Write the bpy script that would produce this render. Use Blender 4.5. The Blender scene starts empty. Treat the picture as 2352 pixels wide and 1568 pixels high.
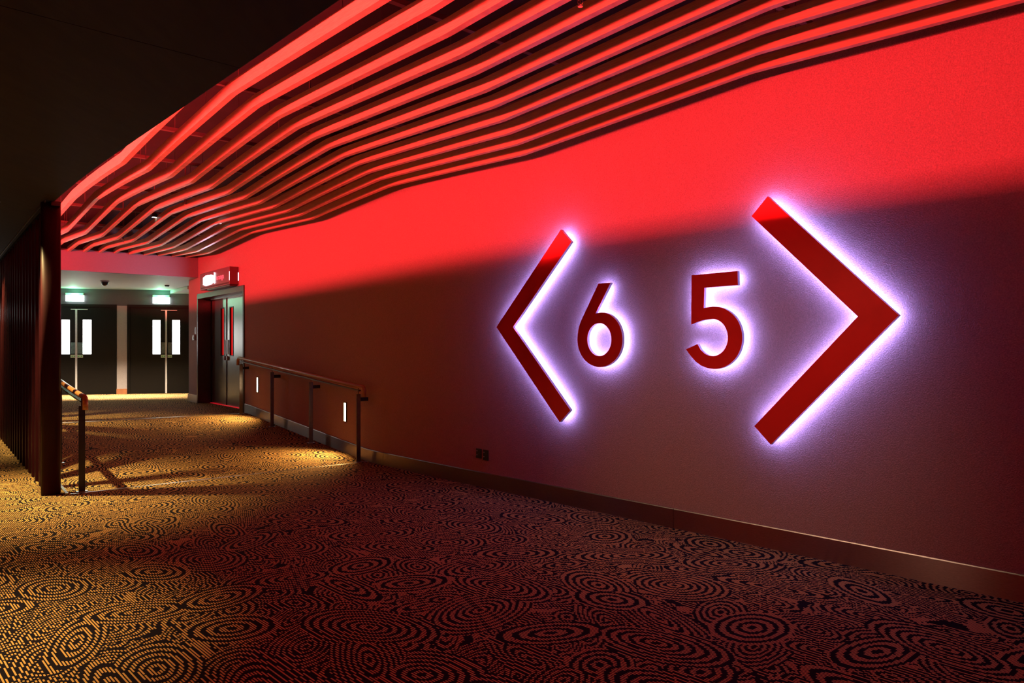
import bpy, bmesh, math, random
from mathutils import Vector, Matrix

sc = bpy.context.scene
COL = sc.collection
H = 1.43                      # camera height above the lower floor
F, CX, HY = 1700.0, 1176.0, 800.0

# ---------------------------------------------------------------- camera, world, exposure
cam_d = bpy.data.cameras.new('camera'); cam = bpy.data.objects.new('camera', cam_d); COL.objects.link(cam)
cam.location = (0, 0, H); cam.rotation_euler = (math.pi / 2, 0, 0)
cam_d.sensor_width = 36; cam_d.lens = F / 2352 * 36; cam_d.shift_y = (HY - 784) / 2352
cam_d.clip_start = 0.05; cam_d.clip_end = 100
sc.camera = cam
w = bpy.data.worlds.new('world'); sc.world = w; w.use_nodes = True
w.node_tree.nodes['Background'].inputs[0].default_value = (0.004, 0.002, 0.003, 1)
w.node_tree.nodes['Background'].inputs[1].default_value = 1.0
vs = sc.view_settings
vs.view_transform = 'Standard'; vs.look = 'None'; vs.exposure = 0.0; vs.gamma = 1.0; vs.use_curve_mapping = False
sc.cycles.max_bounces = 8; sc.cycles.diffuse_bounces = 5; sc.cycles.glossy_bounces = 4
sc.cycles.sample_clamp_indirect = 4.0

# ---------------------------------------------------------------- the curved wall line: t runs along it, o is the distance in front of it
PA, PC, PG = (2.884, 4.169), (-1.441, 8.875), (-6.42, 15.15)
A1 = math.atan2(-(PC[0] - PA[0]), PC[1] - PA[1]); A2 = math.atan2(-(PG[0] - PC[0]), PG[1] - PC[1])
L1 = math.dist(PA, PC); RB = 1.6; T0, T1, DT = -6.0, 20.0, 0.02
def head(t):
    if t < L1 - RB: return A1
    if t > L1 + RB: return A2
    return A1 + (A2 - A1) * (t - L1 + RB) / (2 * RB)
_pts = [(PA[0] - math.sin(A1) * T0, PA[1] + math.cos(A1) * T0)]
_t = T0
while _t < T1:
    a = head(_t + DT / 2); p = _pts[-1]; _pts.append((p[0] - math.sin(a) * DT, p[1] + math.cos(a) * DT)); _t += DT
def P(t, o=0.0, z=0.0):
    i = (t - T0) / DT; k = max(0, min(len(_pts) - 2, int(i))); f = i - k; a = head(t)
    x = _pts[k][0] * (1 - f) + _pts[k + 1][0] * f; y = _pts[k][1] * (1 - f) + _pts[k + 1][1] * f
    return Vector((x - math.cos(a) * o, y - math.sin(a) * o, z))
def unp(x, y, o=0.0):
    """where the sight line through a point of the photograph meets the surface o metres in front of the wall"""
    u = (x - CX) / F; lo, hi = -5.5, 19.0
    for _ in range(60):
        m = (lo + hi) / 2; q = P(m, o)
        if q.y <= 0.05 or q.x - u * q.y > 0: lo = m
        else: hi = m
    return lo, H + (HY - y) / F * P(lo, o).y
LAND = 0.31                   # height of the upper landing
RT0, RT1 = 7.0, 11.45         # the ramp runs between these
def zf(t): return LAND * max(0.0, min(1.0, (t - RT0) / (RT1 - RT0)))

# ---------------------------------------------------------------- lights of the place (red cove strip, warm ceiling spots, vestibule lamp), plus added lobby fill
def spot(name, loc, aim, watts, col, angle, blend=0.6, size=0.03):
    l = bpy.data.lights.new(name, 'SPOT'); l.energy = watts; l.color = col; l.spot_size = math.radians(angle)
    l.spot_blend = blend; l.shadow_soft_size = size
    o = bpy.data.objects.new(name, l); COL.objects.link(o); o.location = loc
    o.rotation_euler = (Vector(aim) - Vector(loc)).to_track_quat('-Z', 'Y').to_euler()
    return o
def strip(name, t0, t1, o, z, watts_m, col, hgt=0.03):
    a, b = P(t0, o, z), P(t1, o, z); l = bpy.data.lights.new(name, 'AREA'); l.shape = 'RECTANGLE'
    ln = (b - a).length; l.size = ln; l.size_y = hgt; l.energy = watts_m * ln; l.color = col
    ob = bpy.data.objects.new(name, l); COL.objects.link(ob); ob.location = (a + b) / 2
    d = (b - a).normalized(); n = Vector((d.y, -d.x, 0)) * 1.0      # towards the wall
    if n.dot(P(t0, 0) - P(t0, 1)) < 0: n = -n
    n = (n + Vector((0, 0, 0.10))).normalized()
    zax = -n; xax = d; yax = zax.cross(xax)
    ob.rotation_euler = Matrix((xax, yax, zax)).transposed().to_euler()
    return ob
SOFF = 2.86                   # underside of the left soffit
RED = (1.0, 0.034, 0.040)
LIGHT_O = 3.78
def lz(t): return 2.937 + 0.016 * max(0.0, min(1.0, (t - 4) / 7))
ts = [-1.3, 1.0, 2.9, 4.8, 5.6, 6.4, 7.2, 8.0, 10.5, 13.0, 14.3]
for a, b in zip(ts, ts[1:]):
    strip('cove_light', a, b, LIGHT_O, lz((a + b) / 2), 55.0, RED, 0.022)
WARM = (1.0, 0.74, 0.28)
spot('ceiling_spot', P(7.34, 3.88, SOFF - 0.04), P(7.1, 3.75, 0), 900, WARM, 86, 0.9)
spot('ceiling_spot', P(12.1, 3.86, SOFF - 0.04), P(12.0, 3.4, 0), 520, WARM, 92, 0.8)
spot('ceiling_spot', P(3.4, 5.0, SOFF - 0.04), P(3.4, 4.95, 0), 520, WARM, 68, 1.0)
spot('ceiling_spot', P(1.8, 4.35, SOFF - 0.04), P(1.9, 0.0, 0.72), 120, (1.0, 0.62, 0.38), 46, 1.0)
l = bpy.data.lights.new('vestibule_downlight', 'AREA'); l.shape = 'RECTANGLE'; l.size = 3.6; l.size_y = 0.08; l.energy = 210; l.color = (1.0, 0.84, 0.60); l.spread = math.radians(62)
lo = bpy.data.objects.new('vestibule_downlight', l); COL.objects.link(lo); lo.location = (-9.45, 16.85, 2.865); lo.rotation_euler = (math.radians(7), 0, math.radians(14.4))
l = bpy.data.lights.new('vestibule_side_lamp', 'POINT'); l.energy = 28; l.color = (1.0, 0.97, 0.90); l.shadow_soft_size = 0.15
lo = bpy.data.objects.new('vestibule_side_lamp', l); COL.objects.link(lo); lo.location = (-11.3, 15.6, 2.2)
spot('lobby_fill', P(3.0, 7.9, SOFF - 0.04), P(3.0, 9.3, 1.3), 230, (1.0, 0.17, 0.10), 120, 0.8)  # added unseen fill: reddens the left wall for bounce and reflections
spot('lobby_fill', P(6.5, 7.9, SOFF - 0.04), P(6.5, 9.3, 1.3), 230, (1.0, 0.17, 0.10), 120, 0.8)
spot('lobby_fill', P(-0.5, 7.9, SOFF - 0.04), P(-0.5, 9.3, 1.3), 230, (1.0, 0.17, 0.10), 120, 0.8)

# ---------------------------------------------------------------- materials
MATS = {}
def mat(name, col=(0.5, 0.5, 0.5), rough=0.5, metal=0.0, emit=None, es=1.0, bump=None, noise=None, spec=0.5, aniso=0.0, coat=0.0):
    if name in MATS: return MATS[name]
    m = bpy.data.materials.new(name); m.use_nodes = True; nt = m.node_tree; b = nt.nodes['Principled BSDF']
    b.inputs['Base Color'].default_value = (*col, 1); b.inputs['Roughness'].default_value = rough
    b.inputs['Metallic'].default_value = metal; b.inputs['Specular IOR Level'].default_value = spec
    b.inputs['Anisotropic'].default_value = aniso; b.inputs['Coat Weight'].default_value = coat
    if emit: b.inputs['Emission Color'].default_value = (*emit, 1); b.inputs['Emission Strength'].default_value = es
    tc = nt.nodes.new('ShaderNodeTexCoord')
    if noise:      # (scale, amount, stretch)
        mp = nt.nodes.new('ShaderNodeMapping'); mp.inputs['Scale'].default_value = noise[2]
        nt.links.new(tc.outputs['Object'], mp.inputs[0])
        n = nt.nodes.new('ShaderNodeTexNoise'); n.inputs['Scale'].default_value = noise[0]; n.inputs['Detail'].default_value = 4
        nt.links.new(mp.outputs[0], n.inputs['Vector'])
        mx = nt.nodes.new('ShaderNodeMapRange'); mx.inputs[1].default_value = 0.3; mx.inputs[2].default_value = 0.7
        mx.inputs[3].default_value = 1 - noise[1]; mx.inputs[4].default_value = 1 + noise[1]
        nt.links.new(n.outputs[0], mx.inputs[0])
        vm = nt.nodes.new('ShaderNodeVectorMath'); vm.operation = 'SCALE'; vm.inputs[0].default_value = col
        nt.links.new(mx.outputs[0], vm.inputs['Scale']); nt.links.new(vm.outputs[0], b.inputs['Base Color'])
    if bump:       # (scale, distance)
        n2 = nt.nodes.new('ShaderNodeTexNoise'); n2.inputs['Scale'].default_value = bump[0]; n2.inputs['Detail'].default_value = 3
        nt.links.new(tc.outputs['Object'], n2.inputs['Vector'])
        bp = nt.nodes.new('ShaderNodeBump'); bp.inputs['Distance'].default_value = bump[1]; bp.inputs['Strength'].default_value = 0.6
        nt.links.new(n2.outputs[0], bp.inputs['Height']); nt.links.new(bp.outputs[0], b.inputs['Normal'])
    MATS[name] = m
    return m
I3 = (1, 1, 1)
M_WALL = mat('wall_felt', (0.46, 0.285, 0.285), 0.85, noise=(130, 0.20, I3), bump=(130, 0.006), spec=0.25)
M_BULK = mat('bulkhead_paint', (0.27, 0.20, 0.25), 0.55, noise=(40, 0.04, I3))
M_VEST = mat('vestibule_paint', (0.07, 0.065, 0.075), 0.7, noise=(60, 0.06, I3))
M_VCEIL = mat('vestibule_ceiling', (0.55, 0.54, 0.50), 0.6, noise=(8, 0.06, (1, 6, 1)))
M_DARK = mat('cavity_black', (0.012, 0.009, 0.009), 0.9, noise=(5, 0.3, I3))
M_SOFF = mat('soffit_dark_board', (0.038, 0.034, 0.024), 0.75, noise=(3, 0.12, (6, 1, 1)), spec=0.15)
M_SLAT = mat('pale_timber', (0.60, 0.47, 0.28), 0.45, noise=(6, 0.16, (2, 2, 30)))
M_RAIL = mat('batten', (0.14, 0.08, 0.065), 0.6, noise=(9, 0.1, I3))
M_STEEL = mat('brushed_steel', (0.36, 0.30, 0.29), 0.30, 1.0, noise=(14, 0.14, (3, 3, 40)), aniso=0.95)
_nt = M_STEEL.node_tree; _tg = _nt.nodes.new('ShaderNodeTangent'); _tg.direction_type = 'RADIAL'; _tg.axis = 'Z'
_nt.links.new(_tg.outputs[0], _nt.nodes['Principled BSDF'].inputs['Tangent']); _nt.nodes['Principled BSDF'].inputs['Anisotropic Rotation'].default_value = 0.25
M_EDGE = mat('steel_edge', (0.62, 0.58, 0.55), 0.3, 1.0, noise=(40, 0.1, I3))
M_DOORST = mat('door_steel', (0.42, 0.44, 0.41), 0.28, 0.9, noise=(20, 0.12, (12, 12, 0.6)))
M_FRAME = mat('dark_frame', (0.09, 0.075, 0.075), 0.35, 0.6, noise=(30, 0.1, I3))
M_FIN = mat('fin_lacquer', (0.026, 0.004, 0.006), 0.42, 0.0, noise=(10, 0.2, (4, 4, 0.4)), spec=0.08)  # red of the reflected wall band put into the base colour
M_POST = mat('post_metal', (0.30, 0.28, 0.26), 0.32, 1.0, noise=(25, 0.1, I3))
M_POSTD = mat('post_dark', (0.05, 0.045, 0.04), 0.4, 0.6, noise=(25, 0.1, I3))
M_WOOD = mat('rail_timber', (0.42, 0.17, 0.06), 0.28, noise=(7, 0.2, (1, 1, 12)), coat=0.3)
M_SIGN = mat('sign_face', (0.96, 0.035, 0.04), 0.30, 0.45, noise=(2, 0.12, I3), spec=0.5)
M_RET = mat('sign_return', (0.70, 0.68, 0.80), 0.4, noise=(30, 0.05, I3))
M_HALO = mat('halo_led', (0.8, 0.8, 0.8), 0.5, emit=(0.36, 0.37, 1.1), es=36.0, noise=(9, 0.02, I3))
M_BLK = mat('black_plastic', (0.012, 0.012, 0.012), 0.35, noise=(60, 0.1, I3))
M_BLKD = mat('door_black_laminate', (0.006, 0.005, 0.0045), 0.5, noise=(25, 0.25, (1, 1, 3)), spec=0.15)
M_GREY = mat('grey_plastic', (0.45, 0.44, 0.44), 0.4, noise=(40, 0.05, I3))
M_WIN = mat('lit_window', (0.8, 0.8, 0.8), 0.1, emit=(1.0, 0.97, 0.94), es=11.0, noise=(5, 0.02, I3))
M_REDW = mat('red_glow_glass', (0.3, 0.02, 0.02), 0.15, emit=(1.0, 0.012, 0.012), es=0.7, noise=(5, 0.05, I3))  # slot glass emits red by itself
M_EXIT = mat('exit_lit_face', (0.8, 0.9, 0.85), 0.3, emit=(0.72, 1.0, 0.86), es=9.0, noise=(5, 0.02, I3))
M_EXITH = mat('exit_housing', (0.35, 0.5, 0.42), 0.4, noise=(20, 0.05, I3))
M_STRIPW = mat('meeting_strip', (0.72, 0.68, 0.66), 0.35, 0.3, noise=(30, 0.06, I3))
M_PUSH = mat('push_plate', (0.30, 0.52, 0.48), 0.25, 0.8, noise=(14, 0.25, (1, 1, 3)))
M_LABEL = mat('door_label', (0.75, 0.85, 0.62), 0.5, noise=(60, 0.1, I3))
M_GREEN = mat('label_green', (0.05, 0.40, 0.12), 0.5, noise=(60, 0.1, I3))
M_STEP = mat('step_light_lens', (0.9, 0.8, 0.7), 0.3, emit=(1.0, 0.70, 0.38), es=16.0, noise=(9, 0.02, I3))
M_BOX = mat('sign_box_paint', (0.17, 0.04, 0.06), 0.4, noise=(30, 0.06, I3))
M_LEDW = mat('sign_led_white', (0.9, 0.9, 0.9), 0.3, emit=(0.95, 0.90, 1.0), es=14.0, noise=(9, 0.02, I3))
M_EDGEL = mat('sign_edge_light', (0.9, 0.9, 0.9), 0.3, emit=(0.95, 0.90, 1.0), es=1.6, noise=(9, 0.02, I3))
M_LEDR = mat('sign_letters', (0.9, 0.3, 0.35), 0.4, emit=(1.0, 0.10, 0.16), es=0.9, noise=(9, 0.02, I3))
M_ORWD = mat('pier_kickboard', (0.36, 0.13, 0.05), 0.5, noise=(14, 0.15, I3))
M_CHROME = mat('chrome', (0.75, 0.72, 0.70), 0.15, 1.0, noise=(40, 0.03, I3))
M_DIFF = mat('small_lamp_lens', (0.9, 0.9, 0.9), 0.3, emit=(0.95, 0.95, 1.0), es=3.0, noise=(9, 0.02, I3))

def carpet():
    m = bpy.data.materials.new('carpet'); m.use_nodes = True; nt = m.node_tree; b = nt.nodes['Principled BSDF']
    N = nt.nodes.new; Lk = nt.links.new
    b.inputs['Roughness'].default_value = 0.95; b.inputs['Specular IOR Level'].default_value = 0.05
    def val(x):
        return x
    def math_(op, *a):
        n = N('ShaderNodeMath'); n.operation = op
        for i, v in enumerate(a):
            if isinstance(v, (int, float)): n.inputs[i].default_value = v
            else: Lk(v, n.inputs[i])
        return n.outputs[0]
    tc = N('ShaderNodeTexCoord'); rot = N('ShaderNodeVectorRotate'); rot.rotation_type = 'Z_AXIS'
    rot.inputs['Angle'].default_value = -(A1 + math.pi / 2); Lk(tc.outputs['Object'], rot.inputs['Vector'])
    sp = N('ShaderNodeSeparateXYZ'); Lk(rot.outputs[0], sp.inputs[0])
    pitch, tick = 0.0130, 0.0115
    a = math_('MULTIPLY', math_('FLOOR', math_('DIVIDE', sp.outputs[0], tick)), tick)     # along the wall
    rowf = math_('DIVIDE', sp.outputs[1], pitch)
    bq = math_('MULTIPLY', math_('FLOOR', rowf), pitch)                                    # across
    def ring_layer(scale, freq, rmax, seed, lo):
        cx = N('ShaderNodeCombineXYZ'); Lk(math_('MULTIPLY', a, 0.80), cx.inputs[0]); Lk(bq, cx.inputs[1]); cx.inputs[2].default_value = 0
        ofs = N('ShaderNodeVectorMath'); ofs.operation = 'ADD'; Lk(cx.outputs[0], ofs.inputs[0]); ofs.inputs[1].default_value = (seed, seed * 0.7, 0)
        sc_ = N('ShaderNodeVectorMath'); sc_.operation = 'SCALE'; Lk(ofs.outputs[0], sc_.inputs[0]); sc_.inputs['Scale'].default_value = scale
        v = N('ShaderNodeTexVoronoi'); v.voronoi_dimensions = '2D'; v.inputs['Scale'].default_value = 1.0; v.inputs['Randomness'].default_value = 0.92
        Lk(sc_.outputs[0], v.inputs['Vector'])
        df = N('ShaderNodeVectorMath'); df.operation = 'SUBTRACT'; Lk(sc_.outputs[0], df.inputs[0]); Lk(v.outputs['Position'], df.inputs[1])
        col = N('ShaderNodeSeparateColor'); Lk(v.outputs['Color'], col.inputs[0])
        vr = N('ShaderNodeVectorRotate'); vr.rotation_type = 'Z_AXIS'; Lk(df.outputs[0], vr.inputs['Vector'])
        Lk(math_('MULTIPLY', col.outputs[0], 3.14), vr.inputs['Angle'])
        s2 = N('ShaderNodeSeparateXYZ'); Lk(vr.outputs[0], s2.inputs[0])
        asp = math_('ADD', 0.52, math_('MULTIPLY', col.outputs[1], 0.36))
        dx = math_('MULTIPLY', s2.outputs[0], asp); dy = math_('DIVIDE', s2.outputs[1], math_('ADD', asp, 0.12))
        d = math_('SQRT', math_('ADD', math_('MULTIPLY', dx, dx), math_('MULTIPLY', dy, dy)))
        fr = math_('MULTIPLY', d, math_('ADD', freq, math_('MULTIPLY', col.outputs[2], freq * 0.55)))
        ring = math_('GREATER_THAN', math_('FRACT', fr), lo)
        rr = math_('ADD', rmax * 0.62, math_('MULTIPLY', col.outputs[2], rmax * 0.42))
        inside = math_('LESS_THAN', d, rr)
        return ring, inside
    r1, in1 = ring_layer(2.15, 9.0, 0.56, 3.3, 0.46)
    r2, in2 = ring_layer(3.3, 7.2, 0.66, 11.7, 0.48)
    r3, in3 = ring_layer(5.2, 5.2, 0.74, 7.9, 0.46)
    nz = N('ShaderNodeTexNoise'); nz.inputs['Scale'].default_value = 5.5; nz.inputs['Detail'].default_value = 1
    cq = N('ShaderNodeCombineXYZ'); Lk(a, cq.inputs[0]); Lk(bq, cq.inputs[1]); Lk(cq.outputs[0], nz.inputs['Vector'])
    fill = math_('GREATER_THAN', nz.outputs[0], 0.42)
    def mixf(f, x, y):     # f ? y : x
        return math_('ADD', math_('MULTIPLY', math_('SUBTRACT', 1.0, f), x), math_('MULTIPLY', f, y))
    pat = mixf(in3, fill, r3); pat = mixf(in2, pat, r2); pat = mixf(in1, pat, r1)
    row = math_('LESS_THAN', math_('FRACT', rowf), 0.56)
    on = math_('MULTIPLY', pat, row)
    gl = N('ShaderNodeTexNoise'); gl.inputs['Scale'].default_value = 900; Lk(tc.outputs['Object'], gl.inputs['Vector'])
    on = math_('MULTIPLY', on, math_('ADD', 0.7, math_('MULTIPLY', gl.outputs[0], 0.6)))
    mx = N('ShaderNodeMix'); mx.data_type = 'RGBA'; Lk(on, mx.inputs[0])
    mx.inputs[6].default_value = (0.014, 0.011, 0.018, 1); mx.inputs[7].default_value = (0.74, 0.44, 0.15, 1)
    Lk(mx.outputs[2], b.inputs['Base Color'])
    MATS['carpet'] = m
    return m
M_CARP = carpet()

# ---------------------------------------------------------------- mesh helpers
class MB:
    def __init__(s): s.v = []; s.f = []
    def add(s, vs_, fs): n = len(s.v); s.v += [tuple(v) for v in vs_]; s.f += [tuple(n + i for i in f) for f in fs]; return s
    def hexa(s, c):       # 8 corners: bottom 4 then top 4
        return s.add(c, [(0, 3, 2, 1), (4, 5, 6, 7), (0, 1, 5, 4), (1, 2, 6, 5), (2, 3, 7, 6), (3, 0, 4, 7)])
    def box(s, a, b):
        x0, y0, z0 = a; x1, y1, z1 = b
        return s.hexa([(x0, y0, z0), (x1, y0, z0), (x1, y1, z0), (x0, y1, z0), (x0, y0, z1), (x1, y0, z1), (x1, y1, z1), (x0, y1, z1)])
    def tbox(s, t0, t1, o0, o1, z0, z1, seg=None):      # box in wall coordinates, follows the curve
        n = seg or max(1, int(abs(t1 - t0) / 0.4)); rings = []
        for k in range(n + 1):
            t = t0 + (t1 - t0) * k / n
            a = z0(t) if callable(z0) else z0; b = z1(t) if callable(z1) else z1
            rings.append([P(t, o0, a), P(t, o1, a), P(t, o1, b), P(t, o0, b)])
        return s.sweep(rings)
    def sweep(s, rings, caps=True):
        n = len(rings[0]); vs_ = [v for r in rings for v in r]; fs = []
        for k in range(len(rings) - 1):
            for j in range(n):
                a, b = k * n + j, k * n + (j + 1) % n
                fs.append((a, b, b + n, a + n))
        if caps: fs.append(tuple(range(n - 1, -1, -1))); fs.append(tuple((len(rings) - 1) * n + j for j in range(n)))
        return s.add(vs_, fs)
    def tube(s, pts, r, n=12):
        pts = [Vector(p) for p in pts]; rings = []
        for i, p in enumerate(pts):
            d = ((pts[min(i + 1, len(pts) - 1)] - pts[max(i - 1, 0)])).normalized()
            up = Vector((0, 0, 1)) if abs(d.z) < 0.95 else Vector((1, 0, 0)); 
            x = d.cross(up).normalized()
            if i and x.dot(px_) < 0: x = -x
            px_ = x; y = x.cross(d)
            rr = r[i] if isinstance(r, (list, tuple)) else r
            rings.append([p + x * math.cos(q * 2 * math.pi / n) * rr + y * math.sin(q * 2 * math.pi / n) * rr for q in range(n)])
        return s.sweep(rings)
    def lathe(s, c, prof, n=20):
        rings = [[(c[0] + r * math.cos(q * 2 * math.pi / n), c[1] + r * math.sin(q * 2 * math.pi / n), c[2] + z) for q in range(n)] for r, z in prof]
        return s.sweep(rings)
    def build(s, name, m, parent=None, smooth=False, bevel=0.0):
        me = bpy.data.meshes.new(name); me.from_pydata(s.v, [], s.f); me.materials.append(m)
        bm = bmesh.new(); bm.from_mesh(me); bmesh.ops.recalc_face_normals(bm, faces=bm.faces); bm.to_mesh(me); bm.free()
        if smooth:
            for p_ in me.polygons: p_.use_smooth = True
        ob = bpy.data.objects.new(name, me); COL.objects.link(ob)
        if parent: ob.parent = parent; ob.matrix_parent_inverse = Matrix.Translation(-parent.location)
        if bevel:
            md = ob.modifiers.new('bevel', 'BEVEL'); md.width = bevel; md.segments = 2; md.limit_method = 'ANGLE'
        return ob
def tag(o, label, cat, group=None, kind=None):
    o['label'] = label; o['category'] = cat
    if group: o['group'] = group
    if kind: o['kind'] = kind
    return o
def struct(o, label=None):
    o['kind'] = 'structure'
    if label: o['label'] = label
    return o
def empty(name, loc, label, cat, group=None):
    e = bpy.data.objects.new(name, None); COL.objects.link(e); e.location = loc; e.empty_display_size = 0.1
    return tag(e, label, cat, group)

# ---------------------------------------------------------------- shell: floor, ramp, wall, ceilings
DT0, DT1 = 11.60, 14.43       # opening of the doorway in the right wall
DTOP = 2.54                   # top of its frame
WTOP = 3.95
ZF = -0.4
fl = MB()
N_ = 60
for o0, o1, ramp in ((0, 3.30, True), (3.30, 9.5, False)):
    n = 110
    for k in range(n):
        ta = -5.0 + 25.0 * k / n; tb = -5.0 + 25.0 * (k + 1) / n
        if not ramp and k == 0: pass
        for a_, b_ in ((ta, tb),):
            za, zb = (zf(a_), zf(b_)) if ramp else (0.0, 0.0)
            fl.add([P(a_, o0, za), P(a_, o1, za), P(b_, o1, zb), P(b_, o0, zb)], [(0, 1, 2, 3)])
for k in range(110):           # riser between the ramp and the lower floor, under the fin screen
    a_ = -5.0 + 25.0 * k / 110; b_ = -5.0 + 25.0 * (k + 1) / 110
    if zf(b_) > 0: fl.add([P(a_, 3.30, 0), P(b_, 3.30, 0), P(b_, 3.30, zf(b_)), P(a_, 3.30, zf(a_))], [(0, 1, 2, 3)])
# recess floor and vestibule floor to the right of the wall line
fl.add([P(11.0, 0, LAND), P(20, 0, LAND), P(20, -6, LAND), P(11.0, -2, LAND)], [(0, 1, 2, 3)])
struct(fl.build('floor', M_CARP))

wl = MB()
def wseg(t0, t1, z0, z1):
    n = max(1, int((t1 - t0) / 0.25))
    for k in range(n):
        a_ = t0 + (t1 - t0) * k / n; b_ = t0 + (t1 - t0) * (k + 1) / n
        za = z0(a_) if callable(z0) else z0; zb = z0(b_) if callable(z0) else z0
        wl.add([P(a_, 0, za), P(b_, 0, zb), P(b_, 0, z1), P(a_, 0, z1)], [(0, 3, 2, 1)])
wseg(-5.0, DT0, lambda t: zf(t) - 0.02, WTOP)
wseg(DT0, DT1, DTOP, WTOP)
wseg(DT1, 15.10, LAND - 0.02, WTOP)
wl.add([P(15.10, 0, LAND - .02), P(15.10, -2.6, LAND - .02), P(15.10, -2.6, WTOP), P(15.10, 0, WTOP)], [(0, 1, 2, 3)])
struct(wl.build('wall_right', M_WALL))

# bulkhead at the far end of the slats
BT = 14.41
bk = MB(); bz0, bz1 = 2.88, 3.285
bk.hexa([P(BT, 0.0, bz0), P(BT, 5.2, bz0), P(BT + .12, 5.2, bz0), P(BT + .12, 0.0, bz0), P(BT, 0.0, bz1), P(BT, 5.2, bz1), P(BT + .12, 5.2, bz1), P(BT + .12, 0.0, bz1)])
struct(bk.build('wall_bulkhead', M_BULK))
bb = MB(); bb.hexa([P(BT + .55, 0, bz1 - .3), P(BT + .55, 5.2, bz1 - .3), P(BT + .6, 5.2, bz1 - .3), P(BT + .6, 0, bz1 - .3), P(BT + .55, 0, 4.0), P(BT + .55, 5.2, 4.0), P(BT + .6, 5.2, 4.0), P(BT + .6, 0, 4.0)])
struct(bb.build('wall_far_cavity', mat('cavity_grey', (0.20, 0.18, 0.20), 0.8, noise=(20, .1, I3))))

# high black ceiling over the slats
cl = MB()
for k in range(40):
    a_ = -5.0 + 20.2 * k / 40; b_ = -5.0 + 20.2 * (k + 1) / 40
    cl.add([P(a_, -0.1, 3.86), P(b_, -0.1, 3.86), P(b_, 6.0, 3.86), P(a_, 6.0, 3.86)], [(0, 1, 2, 3)])
    cl.add([P(a_, 6.0, 2.9), P(b_, 6.0, 2.9), P(b_, 6.0, 3.86), P(a_, 6.0, 3.86)], [(0, 1, 2, 3)])
struct(cl.build('ceiling', M_DARK))
# lower soffit on the left, its edge follows the wall; panel joints
sf = MB(); joints = [-5.0, -1.2, 2.6, 7.62, 12.4, 14.41]
for j0, j1 in zip(joints, joints[1:]):
    sf.tbox(j0 + .003, j1 - .003, 3.41, 9.5, SOFF, SOFF + .025)
sf_o = sf.build('ceiling_soffit', M_SOFF); struct(sf_o)
bkz = MB(); bkz.tbox(-5, 14.4, 3.45, 9.4, SOFF + .026, SOFF + .032)
struct(bkz.build('ceiling_soffit_backing', M_DARK))

# vestibule: ceiling, back wall, side wall
B0 = Vector((-11.035, 17.85, 0)); B1 = Vector((-8.118, 18.60, 0)); BD = (B1 - B0).normalized(); BN = Vector((BD.y, -BD.x, 0))
if BN.y > 0: BN = -BN        # towards the camera
def BW(s, d=0.0, z=0.0): return B0 + BD * s + BN * d + Vector((0, 0, z))
def bpx(x, y, d=0.0):
    """photograph point -> (s, z) on the back wall plane"""
    u = (x - CX) / F; o_ = B0 + BN * d
    # (o_ + s*BD).x = u * (o_ + s*BD).y
    s = (u * o_.y - o_.x) / (BD.x - u * BD.y); yy = o_.y + s * BD.y
    return s, H + (HY - y) / F * yy
vc = MB(); q = [P(BT + .11, 0.0, 2.88), P(BT + .11, 5.2, 2.88), BW(-4.0, 0, 2.88), BW(5.5, 0, 2.88), P(15.10, -2.6, 2.88), P(15.10, 0, 2.88)]
vc.add(q, [(0, 1, 2, 3, 4, 5)])
struct(vc.build('ceiling_vestibule', M_VCEIL))
# slightly dropped ceiling panel at the right of the vestibule
pa, pb = Vector((-8.71, 18.72, 0)), Vector((-7.50, 17.1, 0)); pc = Vector((-5.2, 19.2, 0)); 
dp = MB(); dp.add([Vector((p_.x, p_.y, z)) for z in (2.80, 2.875) for p_ in (pa, pb, pc)], [(0, 1, 2), (3, 5, 4), (0, 3, 4, 1), (1, 4, 5, 2), (2, 5, 3, 0)])
struct(dp.build('trim_5', M_VCEIL))
bw = MB(); bw.add([BW(-4, 0, LAND - .02), BW(6, 0, LAND - .02), BW(6, 0, 2.9), BW(-4, 0, 2.9)], [(0, 1, 2, 3)])
struct(bw.build('wall_back', M_VEST))
sw = MB(); sw.add([BW(-4, 0, 0.0), P(14.45, 5.2, 0.0), P(14.45, 5.2, 2.9), BW(-4, 0, 2.9)], [(0, 1, 2, 3)])
struct(sw.build('wall_vestibule_left', M_VEST))
# left room wall out of view, lit by the added lobby fill
lw = MB()
for k in range(40):
    a_ = -5.0 + 20 * k / 40; b_ = -5.0 + 20 * (k + 1) / 40
    lw.add([P(a_, 9.3, 0), P(b_, 9.3, 0), P(b_, 9.3, 2.9), P(a_, 9.3, 2.9)], [(0, 1, 2, 3)])
struct(lw.build('wall_left', mat('left_wall_paint', (0.42, 0.12, 0.09), 0.8, noise=(20, .1, I3))))

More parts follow.
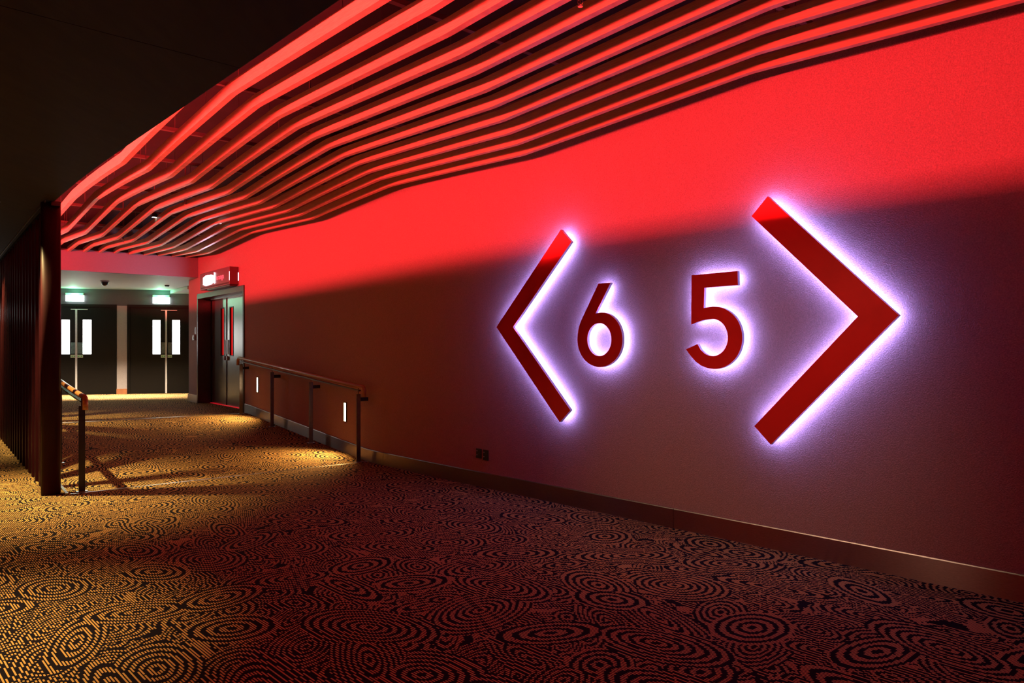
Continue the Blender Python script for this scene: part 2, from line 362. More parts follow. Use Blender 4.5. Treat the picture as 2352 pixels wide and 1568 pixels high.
# skirting
def skirt(name, t0, t1):
    s = MB(); n = max(1, int((t1 - t0) / .2)); rings = []
    for k in range(n + 1):
        t = t0 + (t1 - t0) * k / n; z = zf(t)
        rings.append([P(t, 0, z), P(t, .014, z), P(t, .014, z + .150), P(t, .011, z + .157), P(t, 0, z + .157)])
    s.sweep(rings); return s.build(name, M_STEEL)
root = empty('skirting_board', P(3, .01, 0), '', 'skirting board'); del root['label']; del root['category']; root['kind'] = 'structure'; root.name = 'baseboard_right'
jt = [-4.9, 2.35, 6.62, 8.85, 10.35, 11.0, DT0 - .02]
for a_, b_ in zip(jt, jt[1:]):
    s = skirt('skirting_length', a_ + .002, b_ - .002); s.parent = root; s.matrix_parent_inverse = Matrix.Translation(-root.location)
pk = MB(); pk.tbox(DT1 + .02, 15.11, 0, .016, LAND, LAND + .16); pk.hexa([P(15.10, 0, LAND), P(15.12, 0.016, LAND), P(15.12, -2.5, LAND), P(15.10, -2.5, LAND), P(15.10, 0, LAND + .16), P(15.12, 0.016, LAND + .16), P(15.12, -2.5, LAND + .16), P(15.10, -2.5, LAND + .16)])
struct(pk.build('baseboard_pier', M_STEEL))
# metal joint strips where the ramp starts and ends
for i, t in enumerate((RT0, RT1)):
    s = MB(); s.tbox(t - .014, t + .014, .02, 3.28, zf(t) - .004, zf(t) + .004, 1); struct(s.build('trim_%d' % (i + 1), M_EDGE))

# ---------------------------------------------------------------- ceiling slats
def tab(d, i):
    ks = sorted(d)
    if i <= ks[0]: return d[ks[0]]
    for a_, b_ in zip(ks, ks[1:]):
        if i <= b_: return d[a_] + (d[b_] - d[a_]) * (i - a_) / (b_ - a_)
    return d[ks[-1]]
PH = math.radians(10.5)
KN = [(4.3, {1: 1.97, 12: 1.93}), (2.5, {1: 1.90, 12: 1.875}), (0.68, {1: 2.0, 9: 1.982, 12: 1.952}), (-1.17, {1: 1.895, 6: 1.882, 12: 1.82}),
      (-2.96, {1: 1.90, 5: 1.922, 12: 1.898}), (-4.58, {1: 1.703, 12: 1.80}), (-6.42, {1: 1.765, 2: 1.814, 4: 1.855, 12: 1.903}),
      (-8.16, {1: 1.715, 2: 1.722, 12: 1.808}), (-9.85, {1: 1.84, 4: 1.872, 12: 1.89})]
def SCL(i): D = 4.77 - .258 * (12 - i); return (D - .08) / D
def slat_pts(i):
    o = .25 + .258 * (12 - i); res = []
    def wv(t): q = P(t, o); return q.x * math.cos(PH) - q.y * math.sin(PH)
    for wk, d in KN:
        lo, hi = -4.9, 14.45
        if wv(lo) < wk:       continue
        if wv(hi) > wk: continue
        for _ in range(40):
            m = (lo + hi) / 2
            if wv(m) > wk: lo = m
            else: hi = m
        res.append((lo, tab(d, i) * SCL(i)))
    if not res or res[0][0] > -4.8: res.insert(0, (-4.85, 1.93))
    endh = (1.834 + (1.876 - 1.834) * (i - 1) / 11) * (1 - .08 / (4.77 + .45 - .258 * (12 - i)))
    res = [r for r in res if r[0] < 14.1]
    res.append((14.50, endh))
    return o, res
def hat(res, t):
    for (a_, ha), (b_, hb) in zip(res, res[1:]):
        if t <= b_: return ha + (hb - ha) * (t - a_) / (b_ - a_)
    return res[-1][1]
ORD = ['first', 'second', 'third', 'fourth', 'fifth', 'sixth', 'seventh', 'eighth', 'ninth', 'tenth', 'eleventh', 'twelfth']
for i in range(1, 13):
    o, res = slat_pts(i)
    tt = sorted(set([r[0] for r in res] + [r[0] + e for r in res[1:-1] for e in (-.05, .05)] + [-4.8 + .5 * k for k in range(38)]))
    tt = [t for t in tt if res[0][0] <= t <= 14.5]
    s = MB(); rings = []
    for t in tt:
        h = hat(res, t)
        for r in res[1:-1]:                     # soften the kink a little
            dd = abs(t - r[0])
            if dd < .049: h = (hat(res, r[0] - .05) + hat(res, r[0] + .05)) / 2 * .4 + h * .6
        z = H + h
        rings.append([P(t, o, z), P(t, o - .045, z), P(t, o - .045, z + .09), P(t, o, z + .09)])
    s.sweep(rings)
    lab = {1: 'wavy red-lit timber ceiling slat nearest the dark soffit, partly hidden by its edge, glowing orange',
           12: 'wavy red-lit timber ceiling slat running closest to the sign wall'}.get(i, 'wavy red-lit timber ceiling slat, %s counted from the dark soffit edge' % ORD[i - 1])
    tag(s.build('ceiling_slat', M_SLAT), lab, 'ceiling slat', 'wavy timber slats under the black ceiling')

# battens carrying the slats
bts = [-2.4, -.3, 1.1, 2.63, 4.72, 6.2, 7.4, 9.2, 10.9, 12.7]
for k, t in enumerate(bts):
    s = MB(); s.tbox(t - .02, t + .02, .03, 3.35, 3.50, 3.535, 1)
    for i in range(12):
        o = .25 + .258 * i - .0225
        so_, sr_ = slat_pts(12 - i); s.tbox(t - .0015, t + .0015, o - .0015, o + .0015, H + hat(sr_, t) + .085, 3.50, 1)
        if i % 4 == 1: s.tbox(t - .002, t + .002, o - .002, o + .002, 3.535, 3.86, 1)
    tag(s.build('ceiling_batten', M_RAIL), 'dark batten crossing above the wavy slats, one of a row of thin red lines', 'batten', 'battens above the slats')

# ---------------------------------------------------------------- backlit signs
SO, ST = 0.088, 0.032
def sign(name, outline, holes, label, cat):
    """outline / holes in photograph points on the plane of the sign faces"""
    def conv(l, grow=0.0): return [unp(x, y, SO) for x, y in l]
    loops = [conv(outline)] + [conv(h) for h in holes]
    c = sum((Vector(p_) for p_ in [(a_, b_) for a_, b_ in loops[0]]), Vector((0, 0))) / len(loops[0])
    e = empty(name, P(c.x, SO - ST, min(b_ for _, b_ in loops[0])), label, cat)
    def solid(nm, o0, o1, m, inset=0.0, cap_back=True, sides=True, caps=True):
        cu = bpy.data.curves.new('c', 'CURVE'); cu.dimensions = '2D'; cu.fill_mode = 'BOTH'; cu.offset = -inset
        for lp in loops:
            sp_ = cu.splines.new('POLY'); sp_.points.add(len(lp) - 1)
            for pt, (a_, b_) in zip(sp_.points, lp): pt.co = (a_, b_, 0, 1)
            sp_.use_cyclic_u = True
        cu.extrude = abs(o1 - o0) / 2
        tmp = bpy.data.objects.new('tmp', cu); COL.objects.link(tmp)
        dg = bpy.context.evaluated_depsgraph_get(); me0 = bpy.data.meshes.new_from_object(tmp.evaluated_get(dg))
        me = bpy.data.meshes.new(nm); mid = (o0 + o1) / 2
        vs_ = [P(v.co.x, mid + v.co.z, v.co.y) for v in me0.vertices]; fs = []
        for p_ in me0.polygons:
            side = abs(p_.normal.z) < 0.5
            if side and not sides: continue
            if not side and not caps: continue
            fs.append(tuple(p_.vertices))
        me.from_pydata([tuple(v) for v in vs_], [], fs); me.materials.append(m)
        bm = bmesh.new(); bm.from_mesh(me); bmesh.ops.remove_doubles(bm, verts=bm.verts, dist=1e-5)
        bmesh.ops.recalc_face_normals(bm, faces=bm.faces); bm.to_mesh(me); bm.free()
        bpy.data.objects.remove(tmp); bpy.data.curves.remove(cu)
        ob = bpy.data.objects.new(nm, me); COL.objects.link(ob); ob.parent = e; ob.matrix_parent_inverse = Matrix.Translation(-e.location)
        return ob
    solid('face', SO - .004, SO, M_SIGN)
    solid('return', SO - ST, SO - .004, M_RET)['label'] = 'pale lavender edge of the sign'
    solid('backlight', SO - ST - .006, SO - ST - .001, M_HALO, inset=0.018)['label'] = 'white LED glow behind the sign'
    return e
def C2(cx, cy, s): return lambda x, y: (cx + x / s, cy + y / s)
c3 = C2(1130, 500, 3.2)
sign('chevron_sign', [c3(*p) for p in [(32, 803), (506, 86), (582, 176), (153, 803), (575, 1414), (497, 1502)]], [],
     'backlit red left-pointing chevron on the wall, left of the numeral 6', 'sign')
c5 = C2(1700, 430, 2.57)
sign('chevron_sign', [c5(*p) for p in [(937, 755), (162, 53), (67, 170), (695, 762), (83, 1409), (180, 1518)]], [],
     'backlit red right-pointing chevron on the wall, right of the numeral 5', 'sign')
c2 = C2(1300, 600, 5.345)
def arc(cx, cy, rx, ry, a0, a1, n=28):
    return [(cx + rx * math.cos(math.radians(a0 + (a1 - a0) * k / n)), cy + ry * math.sin(math.radians(a0 + (a1 - a0) * k / n))) for k in range(n + 1)]
# the 6 (crop coordinates, y down): bowl centre (415, 960)
six = [(398, 272), (545, 262)]
six += [(360, 641)]
six += arc(440, 962, 250, 335, -97, 0, 20)[0:]
six += arc(415, 962, 275, 335, 0, 180, 44)[1:]
six += [(143, 900), (150, 845), (163, 790), (185, 730), (215, 662)]
sign('numeral_sign', [c2(*p) for p in six], [[c2(*p) for p in arc(408, 960, 149, 202, 0, 359, 48)[::-1]]],
     'backlit red numeral 6 on the wall, between the left chevron and the numeral 5', 'sign')
five = [(1541, 171), (2103, 118), (2108, 290), (1697, 324), (1689, 574)]
five += [(1740, 562), (1800, 555)]
five += arc(1820, 938, 342, 383, -88, 90, 44)
five += [(1740, 1312), (1660, 1280), (1590, 1228), (1530, 1160), (1492, 1105), (1470, 1080), (1612, 1016)]
five += [(1650, 1085), (1700, 1132), (1745, 1156)]
five += arc(1797, 935, 190, 228, 92, -90, 36)
five += [(1740, 712), (1680, 722), (1610, 745), (1537, 776)]
sign('numeral_sign', [c2(*p) for p in five], [], 'backlit red numeral 5 on the wall, between the numeral 6 and the right chevron', 'sign')

# ---------------------------------------------------------------- handrails
def handrail(name, label, o, ts_, t_start, t_end, mpost, drop_dir, brackets, wall_o=None):
    e = empty(name, P((t_start + t_end) / 2, o, zf((t_start + t_end) / 2)), label, 'handrail')
    RH = .955
    pts = []
    for k in range(25):
        t = t_start + (t_end - t_start) * k / 24; pts.append(P(t, o, zf(max(RT0, min(RT1, t))) + RH))
    def elbow(t, sgn):
        z = zf(t) + RH; r = .055; out = []
        for k in range(1, 7):
            a_ = math.pi / 2 * k / 6; out.append(P(t + sgn * (.05 + r * math.sin(a_)), o, z - r * (1 - math.cos(a_))))
        out.append(P(t + sgn * (.05 + r), o, z - r - .07)); return out
    full = elbow(t_start, -1)[::-1] + pts + elbow(t_end, 1)
    MB().tube(full, .026, 14).build('rail', M_WOOD, e, smooth=True)
    s = MB(); s.tbox(t_start + .02, t_end - .02, o - .018, o + .018, lambda t: zf(t) + RH - .062, lambda t: zf(t) + RH - .046, 16); s.build('rail_support_bar', mpost, e)
    for t in ts_:
        z = zf(t)
        s = MB(); s.tbox(t - .008, t + .008, o - .028, o + .028, z, z + RH - .10, 1); s.box(tuple(P(t, o, z + RH - .10) - Vector((.006, .006, 0))), tuple(P(t, o, z + RH - .02) + Vector((.006, .006, 0))))
        pst = s.build('post', mpost, e, bevel=.002)
        MB().tbox(t - .03, t + .03, o - .05, o + .05, z - .002, z + .006, 1).build('foot_plate', M_EDGE, e)
        if brackets: MB().tbox(t - .016, t + .016, 0.0, o - .028, z + RH - .19, z + RH - .145, 1).build('wall_bracket', M_POSTD, e)
    return e
handrail('handrail', 'dark timber handrail on four flat metal posts along the sign wall beside the ramp', .13, [7.03, 8.46, 9.95, 11.40], 6.98, 11.45, M_POST, 1, True)
handrail('handrail', 'orange-brown timber handrail at the foot of the dark fin screen on the left', 3.17, [7.06, 8.5, 9.95, 11.40], 7.0, 11.45, M_POSTD, 1, False)

# ---------------------------------------------------------------- fin screen
SCR_O = 3.40
colb = MB(); n = 24; ring0 = []
cc = P(7.08, 3.43, 0)
a_ = head(7.08)
def col_ring(z):
    r = []
    for k in range(n):
        q_ = 2 * math.pi * k / n; x = .055 * math.copysign(abs(math.cos(q_)) ** .8, math.cos(q_)); y = .085 * math.copysign(abs(math.sin(q_)) ** .8, math.sin(q_))
        r.append(P(7.10 + x, 3.43 + y, z))
    return r
colb.sweep([col_ring(0), col_ring(SOFF - .012)])
tag(colb.build('screen_end_column', M_FIN, smooth=True), 'rounded dark end column of the fin screen, first upright beside the ramp', 'column')
NF = 23
for k in range(NF):
    t = 7.34 + .332 * k
    if t > 14.3: break
    s = MB(); s.tbox(t - .038, t + .038, 3.335, 3.455, 0.0 , SOFF - .045, 1)
    lab = 'tall dark vertical fin of the left screen, %s from the rounded end column' % (
        (ORD + ['thirteenth', 'fourteenth', 'fifteenth', 'sixteenth', 'seventeenth', 'eighteenth', 'nineteenth', 'twentieth', 'twenty-first', 'twenty-second', 'twenty-third'])[k])
    tag(s.build('screen_fin', M_FIN, bevel=.004), lab, 'screen fin', 'dark vertical fins of the left screen')
s = MB(); s.tbox(7.0, 14.35, 3.36, 3.44, SOFF - .045, SOFF - .001)
tag(s.build('screen_head_track', M_BLK), 'black track holding the tops of the fins under the soffit', 'track')
s = MB(); s.tbox(7.0, 14.35, 3.485, 3.493, SOFF - .022, SOFF - .001)
struct(s.build('trim_3', M_EDGE))
s = MB(); s.tbox(6.98, 14.35, 3.30, 3.325, lambda t: zf(t) - .01, lambda t: zf(t) + .02)
struct(s.build('trim_4', M_EDGE))

# ---------------------------------------------------------------- step lights in the wall
for (x, y0, y1), lab in (((591, 867, 900), 'small lit slot lamp low on the wall, nearer the steel doors'),
                         ((792, 925, 967), 'small lit slot lamp low on the wall, near the foot of the ramp')):
    t, z1 = unp(x, y0, 0.01); _, z0 = unp(x, y1, 0.01)
    e = empty('step_light', P(t, 0, z0), lab, 'wall light', 'step lights beside the ramp')
    s = MB()
    for (a_, b_, c_, d_) in ((t - .042, t - .032, z0 - .01, z1 + .01), (t + .032, t + .042, z0 - .01, z1 + .01), (t - .032, t + .032, z0 - .01, z0), (t - .032, t + .032, z1, z1 + .01)):
        s.tbox(a_, b_, -.01, .012, c_, d_, 1)
    s.build('housing', M_FRAME, e)
    MB().tbox(t - .032, t + .032, -.005, .006, z0, z1, 1).build('lens', M_STEP, e)
    sp_ = spot('step_lamp', P(t, .07, (z0 + z1) / 2), P(t - .1, .75, zf(t)), 150, (1.0, 0.62, 0.22), 116, 1.0, .03)

# ---------------------------------------------------------------- sockets
for (x0, y0, x1, y1), lab in (((1093, 1028, 1105, 1052), 'left one of two black socket plates low on the wall'), ((1109, 1031, 1121, 1057), 'right one of two black socket plates low on the wall')):
    t1, za = unp(x0, y0, .01); t0, zb = unp(x1, y1, .01)
    e = empty('wall_socket', P((t0 + t1) / 2, 0, zb), lab, 'socket', 'black sockets low on the wall')
    za = H - .895 + .005 - .12; 
    za = unp(x0, y0 + 1, .01)[1]; zb = unp(x0, y1 - 1, .01)[1]
    MB().tbox(t0, t1, 0, .010, zb, za, 1).build('plate', M_BLK, e, bevel=.003)
    for zz in (.3, .72):
        MB().tbox(t1 - .025, t1 - .012, .010, .013, zb + (za - zb) * zz, zb + (za - zb) * zz + .008, 1).build('screw', M_GREY, e)

# ---------------------------------------------------------------- steel doorway in the right wall
DD = .245
fr = MB()
fw = .055
fr.tbox(DT0, DT0 + fw, -DD, .02, LAND, DTOP, 1)
fr.tbox(DT1 - fw, DT1, -DD, .02, LAND, DTOP, 1)
fr.tbox(DT0 + fw, DT1 - fw, -DD, .02, DTOP - .10, DTOP, 4)
e = bpy.data.objects.new('door_1', None); COL.objects.link(e); e.location = P(13.37, -DD, LAND); e['kind'] = 'structure'
e['label'] = 'double steel doors with glowing red slots in the recess at the end of the sign wall'
fr.build('frame', M_FRAME, e)
for (a_, b_) in ((12.43, 13.365), (13.375, 14.31)):
    lf = MB(); mid = 13.37
    near = b_ if b_ < mid else a_
    sg = -1 if b_ < mid else 1
    w0, w1 = sorted((near + sg * .175 if sg < 0 else near + .145, near + sg * .40 if sg < 0 else near + .365))
    zt = DTOP - .13; zw0, zw1 = 1.28, 2.24
    for (p0, p1, q0, q1) in ((a_, w0, LAND + .01, zt), (w1, b_, LAND + .01, zt), (w0, w1, LAND + .01, zw0), (w0, w1, zw1, zt)):
        lf.tbox(p0, p1, -DD - .05, -DD, q0, q1, 1)
    leaf = lf.build('door_leaf', M_DOORST, e)
    v = MB(); g = .02
    for (p0, p1, q0, q1) in ((w0, w0 + g, zw0, zw1), (w1 - g, w1, zw0, zw1), (w0 + g, w1 - g, zw0, zw0 + g), (w0 + g, w1 - g, zw1 - g, zw1)):
        v.tbox(p0, p1, -DD - .05, -DD + .006, q0, q1, 1)
    v.build('vision_panel_frame', M_BLK, leaf)
    MB().tbox(w0 + g, w1 - g, -DD - .035, -DD - .028, zw0 + g, zw1 - g, 1).build('vision_panel', M_REDW, leaf)['label'] = 'glass slot glowing red'
    h0, h1 = sorted((near + sg * .02, near + sg * .14))
    MB().tbox(h0, h1, -DD, -DD + .012, 1.32, 1.60, 1).build('push_plate', M_GREY, leaf, bevel=.003)
    MB().tbox(h0 + .03, h1 - .03, -DD, -DD + .03, 1.20, 1.28, 1).build('lock', M_GREY, leaf, bevel=.004)
MB().tbox(13.352, 13.388, -DD, -DD + .012, LAND + .01, DTOP - .13, 1).build('meeting_strip', M_FRAME, e)
MB().tbox(DT0 + .06, 14.1, -DD + .0, -DD + .09, DTOP - .13, DTOP - .10, 1).build('door_closer_track', M_DOORST, e)
rc = MB()      # recess behind
rc.tbox(DT0 + fw, DT1 - fw, -DD - .12, -DD - .06, LAND, DTOP - .1, 2)
struct(rc.build('wall_door_recess', M_BLKD))
s = MB(); s.tbox(11.7, 14.3, -DD + .01, -DD + .04, LAND, LAND + .012, 2); struct(s.build('trim_6', mat('red_glow_threshold', (.6, .03, .04), .5, emit=(1, .01, .03), es=.35, noise=(20, .1, I3))))  # threshold strip given a faint red glow of its own

# sign box over the doorway
e = empty('cinema_sign_box', P(12.8, 0, 2.56), 'red box sign with glaring white lit panel and small lettering above the steel doorway', 'sign')
SB0, SB1, SBO = 11.92, 13.707, .16
zb0, zb1 = 2.568, 2.886
MB().tbox(SB0, SB1, .0, SBO, zb0, zb1, 3).build('box', M_BOX, e, bevel=.006)
MB().tbox(SB0 + .05, SB1 - .40, .02, SBO - .02, zb0 - .025, zb0, 2).build('base_plate', M_FRAME, e)
s = MB()
for k in range(54):
    t = SB0 + .03 + k * .0318; s.tbox(t, t + .012, SBO, SBO + .003, zb0 + .015, zb0 + .045, 1)
s.build('vent_strip', M_FRAME, e)
s = MB(); rnd = random.Random(4)
for k in range(9):
    t = 12.80 + k * .078; hh = .05 + .05 * math.sin(math.pi * (k + 1) / 10) + rnd.uniform(-.01, .01)
    s.tbox(t, t + .062, SBO, SBO + .006, (zb0 + zb1) / 2 - hh, (zb0 + zb1) / 2 + hh, 1)
s.build('lit_panel', M_LEDW, e)['label'] = 'glaring white lit characters'
MB().tbox(12.755, 12.79, SBO, SBO + .008, zb0 + .075, zb1 - .045, 1).build('divider_bar', M_LEDW, e)
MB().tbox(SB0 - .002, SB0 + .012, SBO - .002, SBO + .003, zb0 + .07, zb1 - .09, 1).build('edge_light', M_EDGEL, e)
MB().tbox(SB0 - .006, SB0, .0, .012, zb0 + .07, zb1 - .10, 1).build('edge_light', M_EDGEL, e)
cu = bpy.data.curves.new('txt', 'FONT'); cu.body = 'uranga'; cu.size = .14; cu.extrude = .002; cu.align_x = 'CENTER'; cu.align_y = 'CENTER'
to = bpy.data.objects.new('tmp', cu); COL.objects.link(to); dg = bpy.context.evaluated_depsgraph_get(); me0 = bpy.data.meshes.new_from_object(to.evaluated_get(dg))
me = bpy.data.meshes.new('lettering'); me.from_pydata([tuple(P(12.44 - v.co.x * 1.15, SBO + .003 + v.co.z, (zb0 + zb1) / 2 + .01 + v.co.y)) for v in me0.vertices], [], [tuple(p_.vertices) for p_ in me0.polygons]); me.materials.append(M_LEDR)
bpy.data.objects.remove(to)
lo_ = bpy.data.objects.new('lettering', me); COL.objects.link(lo_); lo_.parent = e; lo_.matrix_parent_inverse = Matrix.Translation(-e.location)
l = bpy.data.lights.new('sign_glare', 'AREA'); l.shape = 'RECTANGLE'; l.size = .35; l.size_y = .12; l.energy = 10; l.color = (.80, .66, 1.0)
lo2 = bpy.data.objects.new('sign_glare', l); COL.objects.link(lo2); lo2.location = P(13.1, SBO + .02, 2.72)
lo2.rotation_euler = (P(13.1, 2, 2.72) - P(13.1, 0, 2.72)).to_track_quat('-Z', 'Y').to_euler()

# card reader and switch on the pier
t, z = unp(437, 752, .0); 
e = empty('card_reader', P(14.60, 0, 1.60), 'small pale card reader below a label strip on the pier beside the steel doorway', 'card reader')
MB().tbox(14.55, 14.66, 0, .004, 1.73, 1.87, 1).build('label_strip', M_GREY, e)
MB().tbox(14.58, 14.72, 0, .035, 1.60, 1.71, 1).build('body', M_GREY, e, bevel=.006)
MB().tbox(14.61, 14.68, .035, .038, 1.62, 1.67, 1).build('reader_window', M_BLK, e)

# ---------------------------------------------------------------- back wall double doors
def ddoor(idx, xl, xr, xc, wins, ytop, label, plates):
    sl, zt = bpx(xl, ytop); sr, _ = bpx(xr, ytop); scn, _ = bpx(xc, 750); 
    e = bpy.data.objects.new('door_%d' % idx, None); COL.objects.link(e); e.location = BW(scn, 0, LAND); e['kind'] = 'structure'; e['label'] = label
    def bb_(s0, s1, d0, d1, z0, z1): 
        return [BW(s0, d0, z0), BW(s1, d0, z0), BW(s1, d1, z0), BW(s0, d1, z0), BW(s0, d0, z1), BW(s1, d0, z1), BW(s1, d1, z1), BW(s0, d1, z1)]
    fr = MB(); g = .06
    fr.hexa(bb_(sl, sl + g, 0, .05, LAND, zt)); fr.hexa(bb_(sr - g, sr, 0, .05, LAND, zt)); fr.hexa(bb_(sl + g, sr - g, 0, .05, zt - g, zt))
    fr.build('frame', M_BLKD, e)
    for side, (wl_, wr_) in enumerate(wins):
        s0, z1 = bpx(wl_, 734 + (1 if idx == 3 else 0), .03); s1, z0 = bpx(wr_, 813, .03)
        a_, b_ = (sl + g, scn - .012) if side == 0 else (scn + .012, sr - g)
        lf = MB()
        for (p0, p1, q0, q1) in ((a_, s0, LAND + .01, zt - g), (s1, b_, LAND + .01, zt - g), (s0, s1, LAND + .01, z0), (s0, s1, z1, zt - g)):
            lf.hexa(bb_(p0, p1, .0, .035, q0, q1))
        leaf = lf.build('door_leaf', M_BLKD, e)
        MB().hexa(bb_(s0, s1, .012, .018, z0, z1)).build('vision_panel', M_WIN, leaf)['label'] = 'bright white lit glass slot'
        pp = plates[side]
        q0, zz1 = bpx(pp[0], 786, .04); q1, zz0 = bpx(pp[1], 812, .04)
        MB().hexa(bb_(q0, q1, .035, .042, zz0, zz1)).build('push_plate', M_PUSH, leaf)['label'] = 'blue-green tinted metal push plate'
        q0, zz1 = bpx(pp[0] - 1, 814.5, .04); q1, zz0 = bpx(pp[1] + 1, 821, .04)
        lb = MB().hexa(bb_(q0, q1, .035, .039, zz0, zz1)).build('door_label', M_LABEL, leaf)
        m_ = (zz0 + zz1) / 2; ar = MB(); w_ = (q1 - q0)
        for c_, d_ in ((.2, -1), (.8, 1)):
            x_ = q0 + w_ * c_; ar.add([BW(x_ - d_ * .02, .0395, m_ - .018), BW(x_ - d_ * .02, .0395, m_ + .018), BW(x_ + d_ * .025, .0395, m_)], [(0, 1, 2)])
        ar.add([BW(q0 + w_ * .3, .0395, m_ - .005), BW(q0 + w_ * .7, .0395, m_ - .005), BW(q0 + w_ * .7, .0395, m_ + .005), BW(q0 + w_ * .3, .0395, m_ + .005)], [(0, 1, 2, 3)])
        ar.build('arrow_marks', M_GREEN, leaf)
    MB().hexa(bb_(scn - .022, scn + .022, .035, .05, LAND + .01, zt - .13)).build('meeting_strip', M_STRIPW, e)
    MB().hexa(bb_(scn - .12, scn + .25, .035, .045, zt - .135, zt - .12)).build('closer_arm', M_STRIPW, e)
ddoor(2, 84, 268, 176.5, ((141, 160.5), (190, 210)), 697, 'left pair of black exit doors in the back wall with bright slots', ((163, 174), (178, 189.5)))
ddoor(3, 293, 471, 382.5, ((350.5, 368.5), (395.5, 413.5)), 699.5, 'right pair of black exit doors in the back wall with bright slots', ((370.5, 380), (386, 394)))
# pillar facing between the doors
s0, _ = bpx(269, 800); s1, _ = bpx(292.5, 800)
MBp = MB().hexa([BW(s0, 0, LAND), BW(s1, 0, LAND), BW(s1, .03, LAND), BW(s0, .03, LAND), BW(s0, 0, 2.48), BW(s1, 0, 2.48), BW(s1, .03, 2.48), BW(s0, .03, 2.48)])
struct(MBp.build('wall_door_pier', mat('pier_paint', (.36, .31, .30), .7, noise=(40, .06, I3))))
struct(MB().hexa([BW(s0 - .005, .03, LAND), BW(s1 + .005, .03, LAND), BW(s1 + .005, .045, LAND), BW(s0 - .005, .045, LAND), BW(s0 - .005, .03, LAND + .13), BW(s1 + .005, .03, LAND + .13), BW(s1 + .005, .045, LAND + .13), BW(s0 - .005, .045, LAND + .13)]).build('baseboard_back', M_ORWD))

# exit signs
for (xa, xb, ya, yb), lab in (((150.5, 192, 672, 692), 'glowing white-green exit sign above the left pair of back doors'), ((350.5, 389.5, 677, 697), 'glowing white-green exit sign above the right pair of back doors')):
    s0, z1 = bpx(xa, ya, .08); s1, z0 = bpx(xb, yb, .08)
    e = empty('exit_sign', BW((s0 + s1) / 2, 0, z0), lab, 'exit sign', 'lit exit signs over the back doors')
    zt = z1 - (z1 - z0) * .26
    def bx(p0, p1, d0, d1, q0, q1): return MB().hexa([BW(p0, d0, q0), BW(p1, d0, q0), BW(p1, d1, q0), BW(p0, d1, q0), BW(p0, d0, q1), BW(p1, d0, q1), BW(p1, d1, q1), BW(p0, d1, q1)])
    bx(s0, s1, 0, .09, zt, z1).build('housing', M_EXITH, e, bevel=.004)
    bx(s0, s1, .03, .07, z0, zt).build('lit_face', M_EXIT, e)
    l = bpy.data.lights.new('exit_glow', 'POINT'); l.energy = 8; l.color = (.22, 1.0, .52); l.shadow_soft_size = .05
    lo_ = bpy.data.objects.new('exit_glow', l); COL.objects.link(lo_); lo_.location = BW((s0 + s1) / 2, .20, z1 - .02)

# ceiling devices in the vestibule
e = empty('dome_camera', (-8.72, 15.85, 2.88), 'black dome security camera on the pale vestibule ceiling', 'camera')
MB().lathe((-8.72, 15.85, 2.88), [(.001, 0), (.085, 0), (.085, -.02), (.07, -.022), (.001, -.022)], 24).build('mount_ring', M_GREY, e, smooth=False)
MB().lathe((-8.72, 15.85, 2.858), [(.068, 0), (.066, -.03), (.055, -.06), (.036, -.082), (.015, -.092), (.001, -.094)], 24).build('dome', mat('dome_glass', (.01, .01, .012), .05, noise=(5, .1, I3), spec=.8), e, smooth=True)
e = empty('smoke_detector', (-7.90, 16.95, 2.88), 'small round smoke detector on the vestibule ceiling near the right exit sign', 'smoke detector')
MB().lathe((-7.90, 16.95, 2.88), [(.001, 0), (.05, 0), (.05, -.02), (.038, -.035), (.001, -.036)], 20).build('body', M_BLK, e)

# ---------------------------------------------------------------- sprinklers and small fittings among the slats
def ray(x, y, z):
    k = (z - H) * F / (HY - y); return Vector(((x - CX) / F * k, k, z))
for (x, y, z), lab in (((712, 306, 3.36), 'sprinkler head lit red between the slats, the large one upper centre'),
                       ((426, 460, 3.30), 'sprinkler head lit red between the slats above the steel doorway, smaller and farther'),
                       ((283, 549, 3.24), 'tiny far sprinkler head near the bulkhead end of the slats'),
                       ((1333, -6, 3.40), 'purplish sprinkler head at the very top edge, nearest of all')):
    c_ = ray(x, y, z)
    e = empty('sprinkler_head', c_, lab, 'sprinkler', 'sprinkler heads between the slats')
    MB().tube([c_ + Vector((0, 0, .005)), c_ + Vector((0, 0, 3.86 - z))], .009, 8).build('drop_pipe', M_RAIL, e)
    MB().lathe(tuple(c_), [(.001, .008), (.022, .008), (.036, .003), (.036, 0), (.001, 0)], 18).build('escutcheon', M_CHROME, e)
    s = MB(); s.tube([c_ + Vector((0.012, 0, 0)), c_ + Vector((.014, 0, -.03)), c_ + Vector((0, 0, -.05))], .003, 6); s.tube([c_ + Vector((-0.012, 0, 0)), c_ + Vector((-.014, 0, -.03)), c_ + Vector((0, 0, -.05))], .003, 6)
    s.tube([c_, c_ + Vector((0, 0, -.04))], .005, 8); s.build('frame_arms', M_CHROME, e)
    MB().lathe((c_.x, c_.y, c_.z - .052), [(.001, .003), (.013, .003), (.015, 0), (.001, 0)], 12).build('deflector', M_CHROME, e)
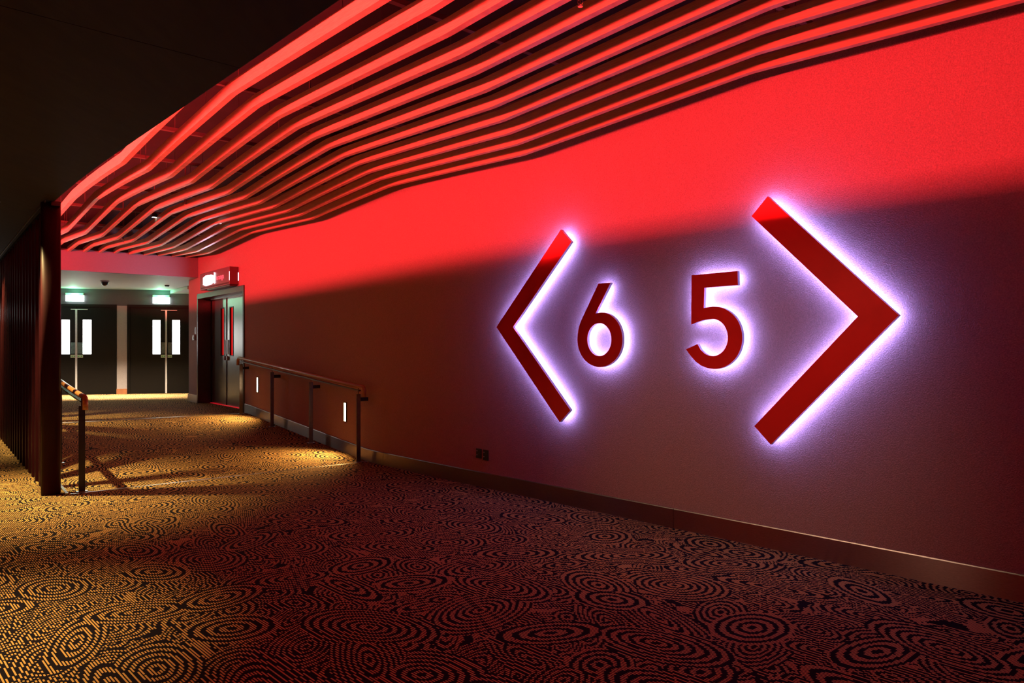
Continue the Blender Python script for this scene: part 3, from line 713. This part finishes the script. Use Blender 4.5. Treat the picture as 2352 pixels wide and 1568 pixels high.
for (x, y, z), lab in (((355, 499, 3.30), 'small white lamp between slats nearest the bulkhead, leftmost of three'),
                       ((491, 497, 3.34), 'small white lamp between slats above the steel doorway, upper of two'),
                       ((503, 513, 3.34), 'small white lamp between slats above the steel doorway, lower of two')):
    c_ = ray(x, y, z); e = empty('small_downlight', c_, lab, 'downlight', 'small white downlights between the slats')
    MB().lathe(tuple(c_), [(.001, .06), (.035, .055), (.045, .01), (.045, 0), (.040, 0), (.001, .004)], 16).build('can', M_BLK, e)
    MB().lathe((c_.x, c_.y, c_.z - .001), [(.001, .003), (.036, .003), (.036, 0), (.001, 0)], 16).build('lens', M_DIFF, e)
    MB().tube([c_ + Vector((0, 0, .05)), c_ + Vector((0, 0, 3.86 - z))], .006, 6).build('stem', M_RAIL, e)
# round guard of a ceiling fitting above the slats
c_ = ray(783, 372, 3.55); e = empty('ceiling_speaker', c_, 'dark round speaker with spoked guard half hidden above the slats', 'speaker')
s = MB(); s.tube([c_ + Vector((.14 * math.cos(q * math.pi / 12), .14 * math.sin(q * math.pi / 12), 0)) for q in range(25)], .008, 8); s.build('rim', M_RAIL, e, smooth=True)
s = MB()
for q in range(8):
    s.tube([c_ + Vector((.02 * math.cos(q * math.pi / 4), .02 * math.sin(q * math.pi / 4), .03)), c_ + Vector((.14 * math.cos(q * math.pi / 4), .14 * math.sin(q * math.pi / 4), 0))], .004, 6)
s.build('spokes', M_RAIL, e)
MB().lathe((c_.x, c_.y, c_.z + .02), [(.12, .29), (.12, .10), (.10, .04), (.04, .03), (.001, .03)], 24).build('can', M_DARK, e)

# spot fittings in the soffit (bodies of the warm spots)
for t, o, lab in ((7.34, 3.88, 'recessed spot ring in the dark soffit above the left carpet'), (12.1, 3.86, 'recessed spot ring in the dark soffit above the far fins'), (1.8, 4.35, 'recessed spot ring in the dark soffit overhead')):
    c_ = P(t, o, SOFF)
    tag(MB().lathe(tuple(c_), [(.05, -.001), (.065, -.001), (.065, -.008), (.05, -.008), (.05, -.001)], 20).build('spot_ring', M_BLK), lab, 'downlight')
